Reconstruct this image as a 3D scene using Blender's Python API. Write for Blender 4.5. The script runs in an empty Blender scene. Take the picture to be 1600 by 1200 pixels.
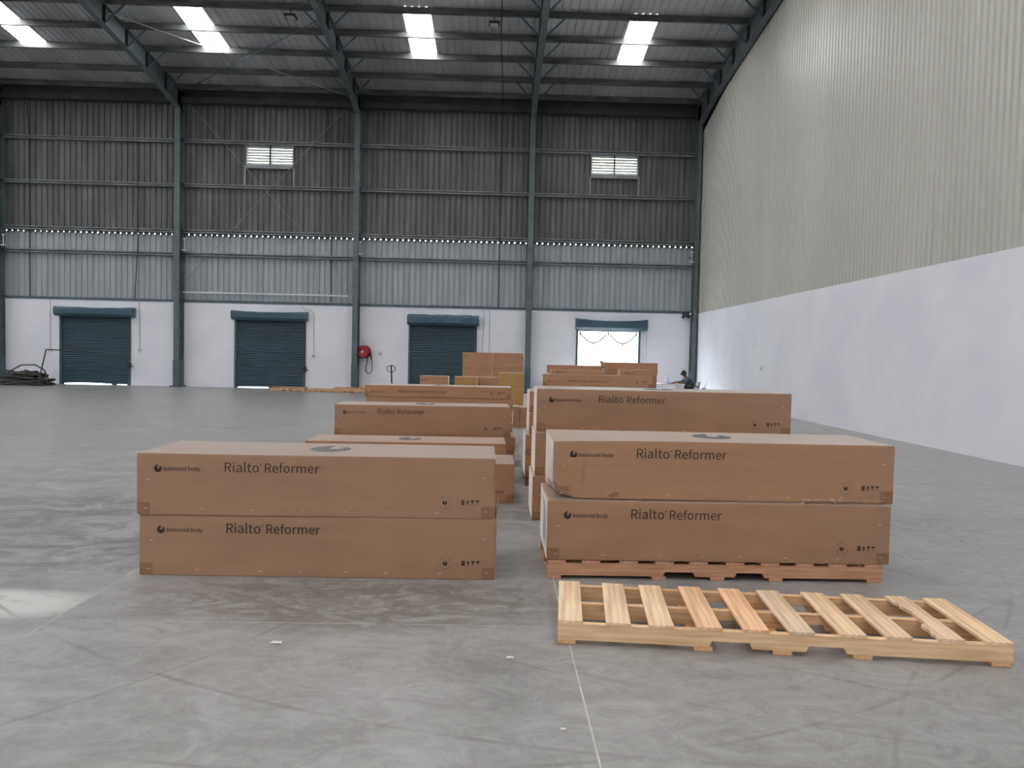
import bpy, bmesh, math, random
from mathutils import Vector, Matrix, Euler
random.seed(7)
S = bpy.context.scene
COL = S.collection

# ------------------------------------------------------------------ camera
CAM_H, PITCH, ROLL, YAW = 1.49, -0.038, 0.022, 0.022
cam_d = bpy.data.cameras.new('camera'); cam = bpy.data.objects.new('camera', cam_d); COL.objects.link(cam)
cam_d.sensor_width = 36.0; cam_d.lens = 1164.3 / 1600 * 36.0; cam_d.clip_end = 300
fw = Vector((math.sin(YAW) * math.cos(PITCH), math.cos(YAW) * math.cos(PITCH), math.sin(PITCH)))
ri = Vector((math.cos(YAW), -math.sin(YAW), 0)); up = ri.cross(fw)
ri2 = ri * math.cos(ROLL) + up * math.sin(ROLL); up2 = -ri * math.sin(ROLL) + up * math.cos(ROLL)
cam.matrix_world = Matrix((ri2, up2, -fw)).transposed().to_4x4()
cam.location = (0, 0, CAM_H)
S.camera = cam

# ------------------------------------------------------------------ sky, exposure
SKY, SKYLIGHT = 28.0, 21.0
w = bpy.data.worlds.new('overcast_sky'); S.world = w; w.use_nodes = True
bg = w.node_tree.nodes['Background']; bg.inputs[0].default_value = (0.90, 0.95, 1.0, 1); bg.inputs[1].default_value = SKY
vs = S.view_settings
vs.view_transform = 'Standard'; vs.look = 'None'; vs.exposure = -0.20; vs.gamma = 1.0; vs.use_curve_mapping = False
S.cycles.max_bounces = 8; S.cycles.diffuse_bounces = 5; S.cycles.glossy_bounces = 3; S.cycles.transmission_bounces = 4
S.cycles.sample_clamp_indirect = 6.0
S.cycles.use_denoising = True
# a light portal in the one open dock door guides the daylight that comes in there
pl = bpy.data.lights.new('dock_door_portal', 'AREA'); pl.shape = 'RECTANGLE'; pl.size = 2.45; pl.size_y = 2.6
pl.cycles.is_portal = True
po = bpy.data.objects.new('dock_door_portal', pl); COL.objects.link(po); po.location = (4.43, 29.78, 1.3)
po.rotation_euler = (math.radians(-90), 0, 0)

# ------------------------------------------------------------------ helpers
def tag(o, label=None, cat=None, group=None, kind=None):
    if label: o['label'] = label
    if cat: o['category'] = cat
    if group: o['group'] = group
    if kind: o['kind'] = kind
    return o

def empty(name, loc=(0, 0, 0), rz=0.0, parent=None):
    o = bpy.data.objects.new(name, None); COL.objects.link(o); o.empty_display_size = 0.1
    o.location = loc; o.rotation_euler = (0, 0, rz); o.parent = parent
    return o

def thing(name, label, cat, loc=(0, 0, 0), rz=0.0, group=None):
    return tag(empty(name, loc, rz), label, cat, group)

class MB:
    def __init__(s): s.v, s.f = [], []
    def add(s, vs_, fs_):
        n = len(s.v); s.v += [tuple(p) for p in vs_]; s.f += [tuple(i + n for i in q) for q in fs_]; return s
    def box(s, x0, x1, y0, y1, z0, z1):
        return s.add([(x0, y0, z0), (x1, y0, z0), (x1, y1, z0), (x0, y1, z0), (x0, y0, z1), (x1, y0, z1), (x1, y1, z1), (x0, y1, z1)],
                     [(0, 3, 2, 1), (4, 5, 6, 7), (0, 1, 5, 4), (1, 2, 6, 5), (2, 3, 7, 6), (3, 0, 4, 7)])
    def obox(s, c, size, eul=(0, 0, 0)):
        m = Euler(eul).to_matrix(); hx, hy, hz = [q / 2 for q in size]; c = Vector(c)
        ps = [c + m @ Vector(p) for p in [(-hx, -hy, -hz), (hx, -hy, -hz), (hx, hy, -hz), (-hx, hy, -hz), (-hx, -hy, hz), (hx, -hy, hz), (hx, hy, hz), (-hx, hy, hz)]]
        return s.add(ps, [(0, 3, 2, 1), (4, 5, 6, 7), (0, 1, 5, 4), (1, 2, 6, 5), (2, 3, 7, 6), (3, 0, 4, 7)])
    def prism(s, poly, axis, a, b):
        n = len(poly)
        def P(u, v, t): return {'x': (t, u, v), 'y': (u, t, v), 'z': (u, v, t)}[axis]
        vs_ = [P(u, v, a) for u, v in poly] + [P(u, v, b) for u, v in poly]
        return s.add(vs_, [tuple(range(n)), tuple(range(2 * n - 1, n - 1, -1))] + [(i, (i + 1) % n, n + (i + 1) % n, n + i) for i in range(n)])
    def bar(s, p, q, wdt, hgt):
        p, q = Vector(p), Vector(q); d = (q - p).normalized()
        a = d.cross(Vector((0, 0, 1)));
        if a.length < 1e-4: a = Vector((1, 0, 0))
        a.normalize(); b = a.cross(d)
        vs_ = []
        for e in (p, q):
            for i, j in ((-1, -1), (1, -1), (1, 1), (-1, 1)): vs_.append(e + a * i * wdt / 2 + b * j * hgt / 2)
        return s.add(vs_, [(0, 1, 2, 3), (7, 6, 5, 4), (0, 4, 5, 1), (1, 5, 6, 2), (2, 6, 7, 3), (3, 7, 4, 0)])
    def tube(s, pts, r, n=6, closed=False):
        pts = [Vector(p) for p in pts]; m = len(pts); rings = []
        ref = None
        for i, p in enumerate(pts):
            if closed: t = pts[(i + 1) % m] - pts[i - 1]
            else: t = pts[min(i + 1, m - 1)] - pts[max(i - 1, 0)]
            t.normalize()
            if ref is None:
                ref = t.cross(Vector((0, 0, 1)))
                if ref.length < 1e-3: ref = t.cross(Vector((1, 0, 0)))
            ref = (ref - t * ref.dot(t)); ref.normalize(); b = t.cross(ref)
            rr = r[i] if isinstance(r, (list, tuple)) else r
            rings.append([p + (ref * math.cos(2 * math.pi * k / n) + b * math.sin(2 * math.pi * k / n)) * rr for k in range(n)])
        vs_ = [q for rg in rings for q in rg]; fs_ = []
        for i in range(m if closed else m - 1):
            j = (i + 1) % m
            for k in range(n): fs_.append((i * n + k, i * n + (k + 1) % n, j * n + (k + 1) % n, j * n + k))
        if not closed: fs_ += [tuple(range(n - 1, -1, -1)), tuple(range((m - 1) * n, m * n))]
        return s.add(vs_, fs_)
    def lathe(s, prof, n=20, axis='z', c=(0, 0, 0)):
        vs_ = []; m = len(prof)
        for k in range(n):
            a = 2 * math.pi * k / n
            for r, h in prof:
                p = (r * math.cos(a), r * math.sin(a), h)
                if axis == 'y': p = (p[0], p[2], p[1])
                if axis == 'x': p = (p[2], p[0], p[1])
                vs_.append((p[0] + c[0], p[1] + c[1], p[2] + c[2]))
        fs_ = [(k * m + i, ((k + 1) % n) * m + i, ((k + 1) % n) * m + i + 1, k * m + i + 1) for k in range(n) for i in range(m - 1)]
        return s.add(vs_, fs_)
    def mesh(s, name, bevel=0, smooth=False, fix=True):
        me = bpy.data.meshes.new(name); me.from_pydata(s.v, [], s.f)
        if fix or bevel:
            bm = bmesh.new(); bm.from_mesh(me)
            if bevel: bmesh.ops.bevel(bm, geom=list(bm.edges), offset=bevel, segments=1, affect='EDGES')
            bmesh.ops.recalc_face_normals(bm, faces=list(bm.faces)); bm.to_mesh(me); bm.free()
        if smooth:
            for p in me.polygons: p.use_smooth = True
        return me
    def build(s, name, mat, parent=None, bevel=0, smooth=False, fix=True, loc=(0, 0, 0)):
        return obj(name, s.mesh(name, bevel, smooth, fix), mat, parent, loc)

def obj(name, me, mat=None, parent=None, loc=(0, 0, 0), rot=(0, 0, 0), color=None):
    o = bpy.data.objects.new(name, me); COL.objects.link(o)
    if mat is not None and not me.materials: me.materials.append(mat)
    o.parent = parent; o.location = loc; o.rotation_euler = rot
    if color: o.color = (*color, 1)
    return o

def struct(o): o['kind'] = 'structure'; return o

# ------------------------------------------------------------------ materials
def newmat(name):
    m = bpy.data.materials.new(name); m.use_nodes = True
    nt = m.node_tree; return m, nt, nt.nodes['Principled BSDF']

def nd(nt, t, **k):
    n = nt.nodes.new(t)
    for a, b in k.items():
        if a in n.inputs.keys() if hasattr(n.inputs, 'keys') else False: n.inputs[a].default_value = b
        else: setattr(n, a, b)
    return n

def pmat(name, c1, c2=None, scale=3.0, rough=0.6, metal=0.0, spec=0.5, bump=0.0, bscale=60.0, stretch=(1, 1, 1), world=False, tint=False, rough2=None, lo=0.35, hi=0.65, detail=5):
    m, nt, p = newmat(name); L = nt.links
    if world: co = nd(nt, 'ShaderNodeNewGeometry').outputs['Position']
    else: co = nd(nt, 'ShaderNodeTexCoord').outputs['Object']
    mp = nd(nt, 'ShaderNodeMapping'); mp.inputs['Scale'].default_value = stretch; L.new(co, mp.inputs['Vector'])
    ns = nd(nt, 'ShaderNodeTexNoise'); ns.inputs['Scale'].default_value = scale; ns.inputs['Detail'].default_value = detail
    L.new(mp.outputs[0], ns.inputs['Vector'])
    rp = nd(nt, 'ShaderNodeValToRGB'); rp.color_ramp.elements[0].position = lo; rp.color_ramp.elements[1].position = hi
    rp.color_ramp.elements[0].color = (*c1, 1); rp.color_ramp.elements[1].color = (*(c2 or c1), 1)
    L.new(ns.outputs['Fac'], rp.inputs['Fac']); out = rp.outputs['Color']
    if tint:
        oi = nd(nt, 'ShaderNodeObjectInfo'); mx = nd(nt, 'ShaderNodeMix', data_type='RGBA', blend_type='MULTIPLY'); mx.inputs[0].default_value = 1
        L.new(out, mx.inputs[6]); L.new(oi.outputs['Color'], mx.inputs[7]); out = mx.outputs[2]
    L.new(out, p.inputs['Base Color'])
    p.inputs['Metallic'].default_value = metal; p.inputs['Roughness'].default_value = rough; p.inputs['Specular IOR Level'].default_value = spec
    if rough2 is not None:
        mr = nd(nt, 'ShaderNodeMapRange'); mr.inputs[3].default_value = rough; mr.inputs[4].default_value = rough2
        L.new(ns.outputs['Fac'], mr.inputs[0]); L.new(mr.outputs[0], p.inputs['Roughness'])
    if bump:
        n2 = nd(nt, 'ShaderNodeTexNoise'); n2.inputs['Scale'].default_value = bscale; n2.inputs['Detail'].default_value = 3; L.new(mp.outputs[0], n2.inputs['Vector'])
        b = nd(nt, 'ShaderNodeBump'); b.inputs['Strength'].default_value = bump; b.inputs['Distance'].default_value = 0.01
        L.new(n2.outputs['Fac'], b.inputs['Height']); L.new(b.outputs[0], p.inputs['Normal'])
    return m

M = {}
M['white_wall'] = pmat('white_painted_masonry', (.75, .765, .83), (.83, .84, .89), 0.7, .75, bump=.25, bscale=9, world=True)
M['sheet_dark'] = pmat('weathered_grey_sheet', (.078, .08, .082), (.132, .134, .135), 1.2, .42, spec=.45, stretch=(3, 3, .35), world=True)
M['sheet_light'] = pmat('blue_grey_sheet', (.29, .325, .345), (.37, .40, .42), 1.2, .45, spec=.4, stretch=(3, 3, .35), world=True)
M['lining'] = pmat('cream_wall_lining', (.49, .49, .445), (.55, .55, .505), .5, .36, spec=.5, stretch=(1, 1, .3), world=True)
M['roof'] = pmat('silver_roof_sheet', (.42, .43, .45), (.60, .61, .63), .8, .33, metal=.35, spec=.5, stretch=(1.2, .25, 1), world=True, rough2=.5)
M['teal'] = pmat('teal_painted_steel', (.082, .108, .113), (.12, .15, .155), 3, .5, world=True)
M['teal_dark'] = pmat('dark_teal_steel', (.055, .085, .105), (.075, .115, .135), 3, .5, world=True)
M['purlin'] = pmat('grey_green_purlin_steel', (.055, .06, .062), (.13, .135, .135), 2.5, .5, stretch=(.6, 3, 3), world=True)
M['girt'] = pmat('galvanised_girt_steel', (.20, .22, .23), (.30, .32, .33), 2, .45, metal=.2, world=True)
M['shutter'] = pmat('navy_shutter_paint', (.022, .050, .072), (.030, .064, .092), 2, .42, world=True)
M['eave'] = pmat('dark_eave_steel', (.022, .024, .026), (.04, .043, .045), 3, .6, world=True)  # near-black tone, darker than the other frame steel
M['hood'] = pmat('navy_hood_paint', (.042, .088, .12), (.06, .115, .155), 2, .36, world=True)
M['black'] = pmat('black_rubber', (.012, .012, .013), (.03, .03, .032), 6, .6)
M['cable'] = pmat('dusty_black_cable', (.02, .02, .022), (.07, .065, .06), 8, .65)
M['white_plastic'] = pmat('white_plastic', (.62, .63, .65), (.72, .73, .75), 5, .5)
M['grey_conduit'] = pmat('grey_conduit', (.42, .43, .46), (.5, .51, .53), 5, .55)
M['kraft'] = pmat('kraft_cardboard', (.332, .188, .112), (.378, .217, .132), 2.2, .36, spec=.5, bump=.05, bscale=40, stretch=(1, 1, 3), tint=True, rough2=.28)
_b = M['kraft'].node_tree.nodes['Principled BSDF']; _b.inputs['Sheen Weight'].default_value = 1.0; _b.inputs['Sheen Roughness'].default_value = .32; _b.inputs['Coat Weight'].default_value = .35; _b.inputs['Coat Roughness'].default_value = .3; _b.inputs['Sheen Tint'].default_value = (1, .95, .9, 1)
M['print'] = pmat('dark_brown_print', (.022, .015, .014), (.032, .022, .02), 30, .6)
M['print_grey'] = pmat('grey_ink_print', (.10, .10, .11), (.14, .14, .15), 30, .6)
M['tape'] = pmat('brown_paper_tape', (.255, .13, .068), (.29, .15, .08), 12, .45)
M['slit'] = pmat('light_slit_edge', (.50, .36, .27), (.58, .42, .32), 30, .7)
M['raw'] = pmat('torn_cardboard_fibre', (.38, .25, .16), (.52, .37, .26), 25, .85, bump=.4, bscale=120)
M['label'] = pmat('white_paper_label', (.72, .73, .74), (.80, .80, .80), 20, .6)
M['wood'] = pmat('pine_pallet_wood', (.66, .44, .24), (.90, .68, .43), 3.0, .65, bump=.25, bscale=30, stretch=(3, 3, 3), tint=True)
M['wood_long'] = M['wood']
M['wood'] = pmat('pine_board_grain', (.66, .45, .28), (.94, .72, .51), 1.6, .65, bump=.3, bscale=3, stretch=(26, 1.6, 26), tint=True, lo=.3, hi=.62)
M['wood_long'] = pmat('pine_stringer_grain', (.64, .43, .25), (.92, .70, .46), 1.6, .65, bump=.3, bscale=3, stretch=(1.6, 26, 26), tint=True, lo=.3, hi=.62)
M['red'] = pmat('red_enamel', (.23, .008, .014), (.30, .012, .02), 6, .35)
M['steel'] = pmat('brushed_steel', (.5, .5, .5), (.6, .6, .6), 20, .35, metal=.8)
M['lamp_face'] = pmat('lamp_cover', (.5, .5, .5), (.58, .58, .58), 8, .4)
M['skin'] = pmat('skin', (.20, .105, .065), (.24, .13, .08), 12, .55)
M['hair'] = pmat('black_hair', (.008, .007, .007), (.016, .014, .013), 60, .5)
M['shirt'] = pmat('grey_blue_shirt', (.055, .068, .085), (.085, .10, .12), 20, .8)
M['trousers'] = pmat('dark_trousers', (.012, .013, .018), (.022, .023, .03), 20, .8)
M['chair'] = pmat('dark_grey_plastic', (.045, .048, .055), (.06, .064, .072), 10, .5)
M['asphalt'] = pmat('pale_yard_concrete', (.34, .34, .335), (.42, .42, .415), 1, .8, world=True)
M['yard_wall'] = pmat('pale_yard_wall', (.30, .35, .35), (.38, .43, .43), .6, .8, world=True)
M['joint'] = pmat('dusty_joint_filler', (.44, .435, .425), (.60, .60, .59), 6, .9, world=True)
M['garland'] = pmat('dry_leaf_garland', (.05, .035, .02), (.11, .08, .045), 20, .8)

# skylight: weathered translucent sheet, backlit by the sky
m, nt, p = newmat('backlit_skylight_sheet')
p.inputs['Base Color'].default_value = (.8, .8, .8, 1); p.inputs['Roughness'].default_value = .5
p.inputs['Emission Color'].default_value = (1, .992, .985, 1); p.inputs['Emission Strength'].default_value = SKYLIGHT
M['skylight'] = m
# louvre blades: cream translucent plastic
m, nt, p = newmat('translucent_louvre_blade')
tr = nd(nt, 'ShaderNodeBsdfTranslucent'); tr.inputs[0].default_value = (.15, .152, .135, 1)
mx = nd(nt, 'ShaderNodeMixShader'); mx.inputs[0].default_value = .6
p.inputs['Base Color'].default_value = (.75, .75, .68, 1); p.inputs['Roughness'].default_value = .5
nt.links.new(p.outputs[0], mx.inputs[1]); nt.links.new(tr.outputs[0], mx.inputs[2]); nt.links.new(mx.outputs[0], nt.nodes['Material Output'].inputs[0])
M['louvre'] = m

def floor_material():
    m, nt, p = newmat('worn_polished_concrete'); L = nt.links
    pos = nd(nt, 'ShaderNodeNewGeometry').outputs['Position']
    def noise(scale, detail, st=(1, 1, 1), rough=.55, dist=0.0):
        mp = nd(nt, 'ShaderNodeMapping'); mp.inputs['Scale'].default_value = st; L.new(pos, mp.inputs[0])
        n = nd(nt, 'ShaderNodeTexNoise'); n.inputs['Scale'].default_value = scale; n.inputs['Detail'].default_value = detail
        n.inputs['Roughness'].default_value = rough; n.inputs['Distortion'].default_value = dist; L.new(mp.outputs[0], n.inputs['Vector']); return n.outputs['Fac']
    def ramp(fac, a, b, ca, cb):
        r = nd(nt, 'ShaderNodeValToRGB'); e = r.color_ramp.elements; e[0].position = a; e[1].position = b
        e[0].color = (*ca, 1); e[1].color = (*cb, 1); L.new(fac, r.inputs[0]); return r.outputs[0]
    def mix(fac, a, b, mode='MIX'):
        x = nd(nt, 'ShaderNodeMix', data_type='RGBA', blend_type=mode)
        if isinstance(fac, float): x.inputs[0].default_value = fac
        else: L.new(fac, x.inputs[0])
        for i, q in ((6, a), (7, b)):
            if isinstance(q, tuple): x.inputs[i].default_value = (*q, 1)
            else: L.new(q, x.inputs[i])
        return x.outputs[2]
    def math_(op, a, b=None, clamp=False):
        x = nd(nt, 'ShaderNodeMath', operation=op); x.use_clamp = clamp
        for i, q in enumerate((a, b)):
            if q is None: continue
            if isinstance(q, (int, float)): x.inputs[i].default_value = q
            else: L.new(q, x.inputs[i])
        return x.outputs[0]
    def mrange(v, a, b, c=0.0, d=1.0):
        x = nd(nt, 'ShaderNodeMapRange'); x.inputs[1].default_value = a; x.inputs[2].default_value = b; x.inputs[3].default_value = c; x.inputs[4].default_value = d
        L.new(v, x.inputs[0]); return x.outputs[0]
    big = noise(.55, 5, (1, 1, 1), .6, .4)
    mid = noise(1.5, 8, (.9, 1.1, 1), .68, 1.4); strk = noise(4.0, 7, (.8, 1.15, 1), .72, 1.8)
    fine = noise(26, 4)
    smear = noise(2.6, 7, (.8, 1.3, 1), .72, 2.2)
    base = ramp(big, .3, .7, (.235, .231, .225), (.37, .368, .364))
    base = mix(.65, base, ramp(mid, .32, .66, (.17, .165, .158), (.41, .408, .404)))
    base = mix(.42, base, ramp(strk, .36, .62, (.175, .17, .162), (.40, .398, .394)))
    base = mix(.10, base, ramp(fine, .3, .7, (.12, .12, .12), (.42, .42, .42)))
    dark = mrange(smear, .54, .68)
    base = mix(math_('MULTIPLY', dark, .42), base, (.17, .162, .15))
    # brown smeared stain on the bay in front of the stacked cartons
    sp = nd(nt, 'ShaderNodeSeparateXYZ'); L.new(pos, sp.inputs[0])
    def blob(cx, cy, rx, ry):
        dx = math_('DIVIDE', math_('SUBTRACT', sp.outputs[0], cx), rx); dy = math_('DIVIDE', math_('SUBTRACT', sp.outputs[1], cy), ry)
        return mrange(math_('ADD', math_('MULTIPLY', dx, dx), math_('MULTIPLY', dy, dy)), .35, 1.15, 1.0, 0.0)
    br = math_('MULTIPLY', blob(-.75, 4.45, 1.5, .55), mrange(noise(3.6, 7, (.8, 1.3, 1), .72, 2.0), .43, .55))
    base = mix(math_('MULTIPLY', br, .72), base, (.15, .128, .105))
    dk = math_('MULTIPLY', math_('MAXIMUM', blob(-3.7, 5.7, 1.9, 1.3), math_('MAXIMUM', blob(-.6, 7.0, 6.0, .8), blob(.2, 10.5, .5, 3.5))), mrange(noise(2.2, 7, (.8, 1.2, 1), .72, 1.8), .42, .56))
    base = mix(math_('MULTIPLY', dk, .82), base, (.14, .138, .135))
    # worn pale paint patch beside the slab joint
    pale = math_('MULTIPLY', math_('MULTIPLY', blob(-2.95, 4.30, .75, .27), mrange(noise(5, 5, (1, 2, 1), .65), .30, .42)), math_('LESS_THAN', sp.outputs[0], -2.385))
    base = mix(math_('MULTIPLY', pale, .85), base, (.60, .60, .585))
    # curved tyre marks
    brk = mrange(noise(2.2, 4), .40, .60)
    for cx, cy, r, wd, a in ((1.5, 9.2, 6.55, .018, .5), (-.5, 7.2, 4.6, .016, .45), (-5.0, 5.9, 4.3, .016, .45), (3.4, 8.6, 6.0, .014, .4), (-1.2, -1.4, 5.6, .016, .4), (6.2, 0.2, 5.3, .016, .4)):
        vd = nd(nt, 'ShaderNodeVectorMath', operation='DISTANCE'); L.new(pos, vd.inputs[0]); vd.inputs[1].default_value = (cx, cy, 0)
        ring = mrange(math_('ABSOLUTE', math_('SUBTRACT', vd.outputs['Value'], r)), wd * .4, wd, 1.0, 0.0)
        base = mix(math_('MULTIPLY', math_('MULTIPLY', ring, brk), a), base, (.14, .132, .125))
    L.new(base, p.inputs['Base Color'])
    L.new(mrange(mid, .3, .7, .29, .46), p.inputs['Roughness']); p.inputs['Specular IOR Level'].default_value = .5
    b = nd(nt, 'ShaderNodeBump'); b.inputs['Strength'].default_value = .12; b.inputs['Distance'].default_value = .004
    L.new(mid, b.inputs['Height']); L.new(b.outputs[0], p.inputs['Normal'])
    return m
M['floor'] = floor_material()

# ------------------------------------------------------------------ hall dimensions
XR, XL, YB, YF = 7.88, -33.0, 29.54, -29.54         # right lining, left wall, back wall face, wall behind the camera
SL = 0.107                                           # roof slope
def ztop(y): return 11.40 + SL * (29.5 - abs(y))     # top of rafters
def zsheet(y): return 11.63 + SL * (29.5 - abs(y))   # roof sheeting
COLX = [-19.25, -12.35, -5.50, 1.24, 7.74]
WT = 3.30                                            # top of the white masonry

# ------------------------------------------------------------------ floor: cast slabs with filled joints
fl = struct(MB().box(XL - .3, XR + .6, YF - .3, YB + .25, -.25, -.0012).build('floor', M['joint']))
jx = [-2.385 + 2.797 * i for i in range(-11, 4)]; jy = [4.06 + 5.07 * i for i in range(-7, 6)]
xs = [XL] + [x for x in jx if XL + .5 < x < XR - .3] + [XR + .4]; ys = [YF] + [y for y in jy if YF + .5 < y < YB - .3] + [YB + .22]
cache = {}
for i in range(len(xs) - 1):
    for j in range(len(ys) - 1):
        g = .0042; a, b = xs[i + 1] - xs[i] - 2 * g, ys[j + 1] - ys[j] - 2 * g
        k = (round(a, 3), round(b, 3))
        if k not in cache: cache[k] = MB().box(0, a, 0, b, -.2, 0).mesh('slab')
        obj('slab', cache[k], M['floor'], fl, (xs[i] + g, ys[j] + g, 0))

# ------------------------------------------------------------------ corrugated sheet helper (profile along u, bulge towards w)
def profile(u0, u1, pitch, rib, slope, depth, origin=0.0):
    pts = []; k = math.floor((u0 - origin) / pitch) - 1
    while True:
        b = origin + k * pitch
        for du, d in ((0, 0), (slope, depth), (slope + rib, depth), (2 * slope + rib, 0)): pts.append((b + du, d))
        if b > u1: break
        k += 1
    def at(u):
        for (a, da), (c, dc) in zip(pts, pts[1:]):
            if a <= u <= c: return da + (dc - da) * (u - a) / max(c - a, 1e-9)
        return 0
    return [(u0, at(u0))] + [q for q in pts if u0 + 1e-4 < q[0] < u1 - 1e-4] + [(u1, at(u1))]

def wall_sheet(u0, u1, z0, z1a, z1b, prof, plane, axis, sign, thick=.012):
    """vertical corrugated sheet; axis 'x': runs along X on plane Y; 'y': runs along Y on plane X"""
    pr = profile(u0, u1, *prof); mb = MB(); vs_ = []
    for u, d in pr:
        zt = z1a + (z1b - z1a) * (u - u0) / (u1 - u0)
        for z in (z0, zt):
            for t in (0, -thick):
                wv = plane + sign * (d + t)
                vs_.append((u, wv, z) if axis == 'x' else (wv, u, z))
    fs_ = []
    for i in range(len(pr) - 1):
        a, b = i * 4, (i + 1) * 4
        fs_ += [(a, b, b + 2, a + 2), (a + 1, a + 3, b + 3, b + 1), (a + 2, b + 2, b + 3, a + 3), (a, a + 1, b + 1, b)]
    e = (len(pr) - 1) * 4; fs_ += [(0, 2, 3, 1), (e, e + 1, e + 3, e + 2)]
    return mb.add(vs_, fs_)

# ------------------------------------------------------------------ back wall: white masonry with four dock openings
DOORS = [(-17.02, -14.36, 2.70), (-10.24, -7.55, 2.70), (-3.42, -.83, 2.66), (3.20, 5.66, 2.62)]
mb = MB(); x = XL
for a, b, zt in DOORS:
    mb.box(x, a, YB, YB + .22, 0, WT); mb.box(a, b, YB, YB + .22, zt, WT); x = b
mb.box(x, XR + .3, YB, YB + .22, 0, WT)
wall_back = struct(mb.build('wall_back', M['white_wall'], fix=False))
LOUV = [(-9.84, -8.09, 8.70, 9.44), (3.61, 5.38, 8.68, 9.44)]
PB = (.22, .035, .022, .038)
cuts = [XL + 1.1 * i for i in range(38)] + [XR + .33]
for i in range(len(cuts) - 1):
    a, b = cuts[i], cuts[i + 1]
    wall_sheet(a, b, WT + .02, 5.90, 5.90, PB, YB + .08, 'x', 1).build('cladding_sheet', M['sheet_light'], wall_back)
    segs = [(a, b)]; holes = [h for h in LOUV if h[0] < b and h[1] > a]
    pts = sorted({a, b, *[q for h in holes for q in h[:2] if a < q < b]})
    for c, d in zip(pts, pts[1:]):
        hit = [h for h in holes if h[0] <= (c + d) / 2 <= h[1]]
        for z0, z1 in ([(6.0, hit[0][2]), (hit[0][3], 11.62)] if hit else [(6.0, 11.62)]):
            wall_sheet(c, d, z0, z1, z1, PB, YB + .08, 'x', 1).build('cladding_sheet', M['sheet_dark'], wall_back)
# ragged daylight gap at the sheet lap: a closure strip with an opening at every rib
mb = MB().box(XL, XR + .3, YB + .085, YB + .105, 5.86, 5.925).box(XL, XR + .3, YB + .085, YB + .105, 5.960, 6.03); x = XL
while x < XR:
    wd = .172 + .02 * random.random()
    mb.box(x, min(x + wd, XR + .3), YB + .085, YB + .105, 5.925, 5.960); x += .22
mb.box(x, XR + .3, YB + .085, YB + .105, 5.925, 5.960)
cs = mb.build('closure_strip', M['sheet_dark'], wall_back); cs['kind'] = 'stuff'
# rails along the wall, one length per bay
rail_mb = {}
bays = [(-33.0, -26.1), (-26.1, -19.25), (-19.25, -12.35), (-12.35, -5.50), (-5.50, 1.24), (1.24, 7.71)]
def girt_mesh(ln, h, d):
    return MB().box(0, ln, 0, d, h - .012, h).box(0, ln, 0, .012, h * .72, h).box(0, ln, 0, .012, 0, h * .28).box(0, ln, d - .012, d, 0, h).box(0, ln, 0, d, 0, .012).mesh('girt')
for a, b in bays[1:]:
    for z in (5.10, 5.99, 7.76, 9.46):
        k = round(b - a, 2)
        if k not in rail_mb: rail_mb[k] = girt_mesh(b - a - .12, .13, .16)
        obj('girt', rail_mb[k], M['girt'], wall_back, (a + .06, YB - .10, z))
    MB().box(a + .06, b - .06, YB - .02, YB + .07, WT + .0, WT + .10).build('sill_rail', M['teal_dark'], wall_back)
    MB().box(a + .06, b - .06, YB - .32, YB - .06, 10.92, 11.14).box(a + .06, b - .06, YB - .10, YB - .06, 11.14, 11.5).build('eave_strut', M['eave'], wall_back)

# ------------------------------------------------------------------ right wall: masonry below, ribbed lining above
wall_right = struct(MB().box(XR, XR + .25, YF, YB + .22, 0, WT).build('wall_right', M['white_wall']))
def zlin(y):
    zr = ztop(y) - .62
    return zr - max(0, (y - 26.2) / 2.9) * .42 if y > 26.2 else zr
y = 29.42; PR = (.165, .085, .014, .034)
while y > YF + .2:
    y0 = max(y - .99, YF)
    wall_sheet(y0, y, WT, zlin(y0) + .02, zlin(y) + .02, PR, XR + .04, 'y', -1).build('lining_sheet', M['lining'], wall_right); y = y0
mb = MB(); mb.prism([(YF, WT), (YB + .2, WT), (YB + .2, zsheet(YB)), (0, zsheet(0)), (YF, zsheet(YF))], 'x', XR + .30, XR + .36)
mb.build('gable_backing', M['sheet_dark'], wall_right)
# walls the photograph does not reach
wl = struct(MB().prism([(YF, 0), (YB + .2, 0), (YB + .2, zsheet(YB)), (0, zsheet(0)), (YF, zsheet(YF))], 'x', XL - .3, XL).build('wall_left', M['white_wall']))
wf = struct(MB().box(XL, XR + .3, YF - .25, YF, 0, 11.75).build('wall_front', M['white_wall']))

# ------------------------------------------------------------------ roof
ceiling = struct(empty('ceiling'))
SKX = [-30.1, -23.1, -16.20, -9.93, -2.73, 4.47]; SKH = .44
SKYS = [(23.72, 26.50), (16.4, 20.0), (9.4, 13.0), (2.4, 6.0)]  # rows after the first are unseen, added and lengthened for the light balance
edges = [XL - .2]
strips = []
prev = XL - .2
for c in SKX + [None]:
    end = c - SKH if c is not None else XR + .33
    n = max(1, round((end - prev) / .98))
    for i in range(n): strips.append((prev + (end - prev) * i / n, prev + (end - prev) * (i + 1) / n, False))
    if c is not None: strips.append((c - SKH, c + SKH, True)); prev = c + SKH
def roof_piece(x0, x1, y0, y1):
    pt = (x1 - x0) / 4; pr = profile(0, x1 - x0, pt, .03, .02, .028, pt * .35); vs_ = []
    for u, d in pr:
        for yy in (y0, y1):
            for t in (0, .01): vs_.append((u, yy, zsheet(yy) + d + t))
    fs_ = []
    for i in range(len(pr) - 1):
        a, b = i * 4, (i + 1) * 4
        fs_ += [(a, a + 2, b + 2, b), (a + 1, b + 1, b + 3, a + 3), (a, b, b + 1, a + 1), (a + 2, a + 3, b + 3, b + 2)]
    return MB().add(vs_, fs_)
cache = {}
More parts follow.
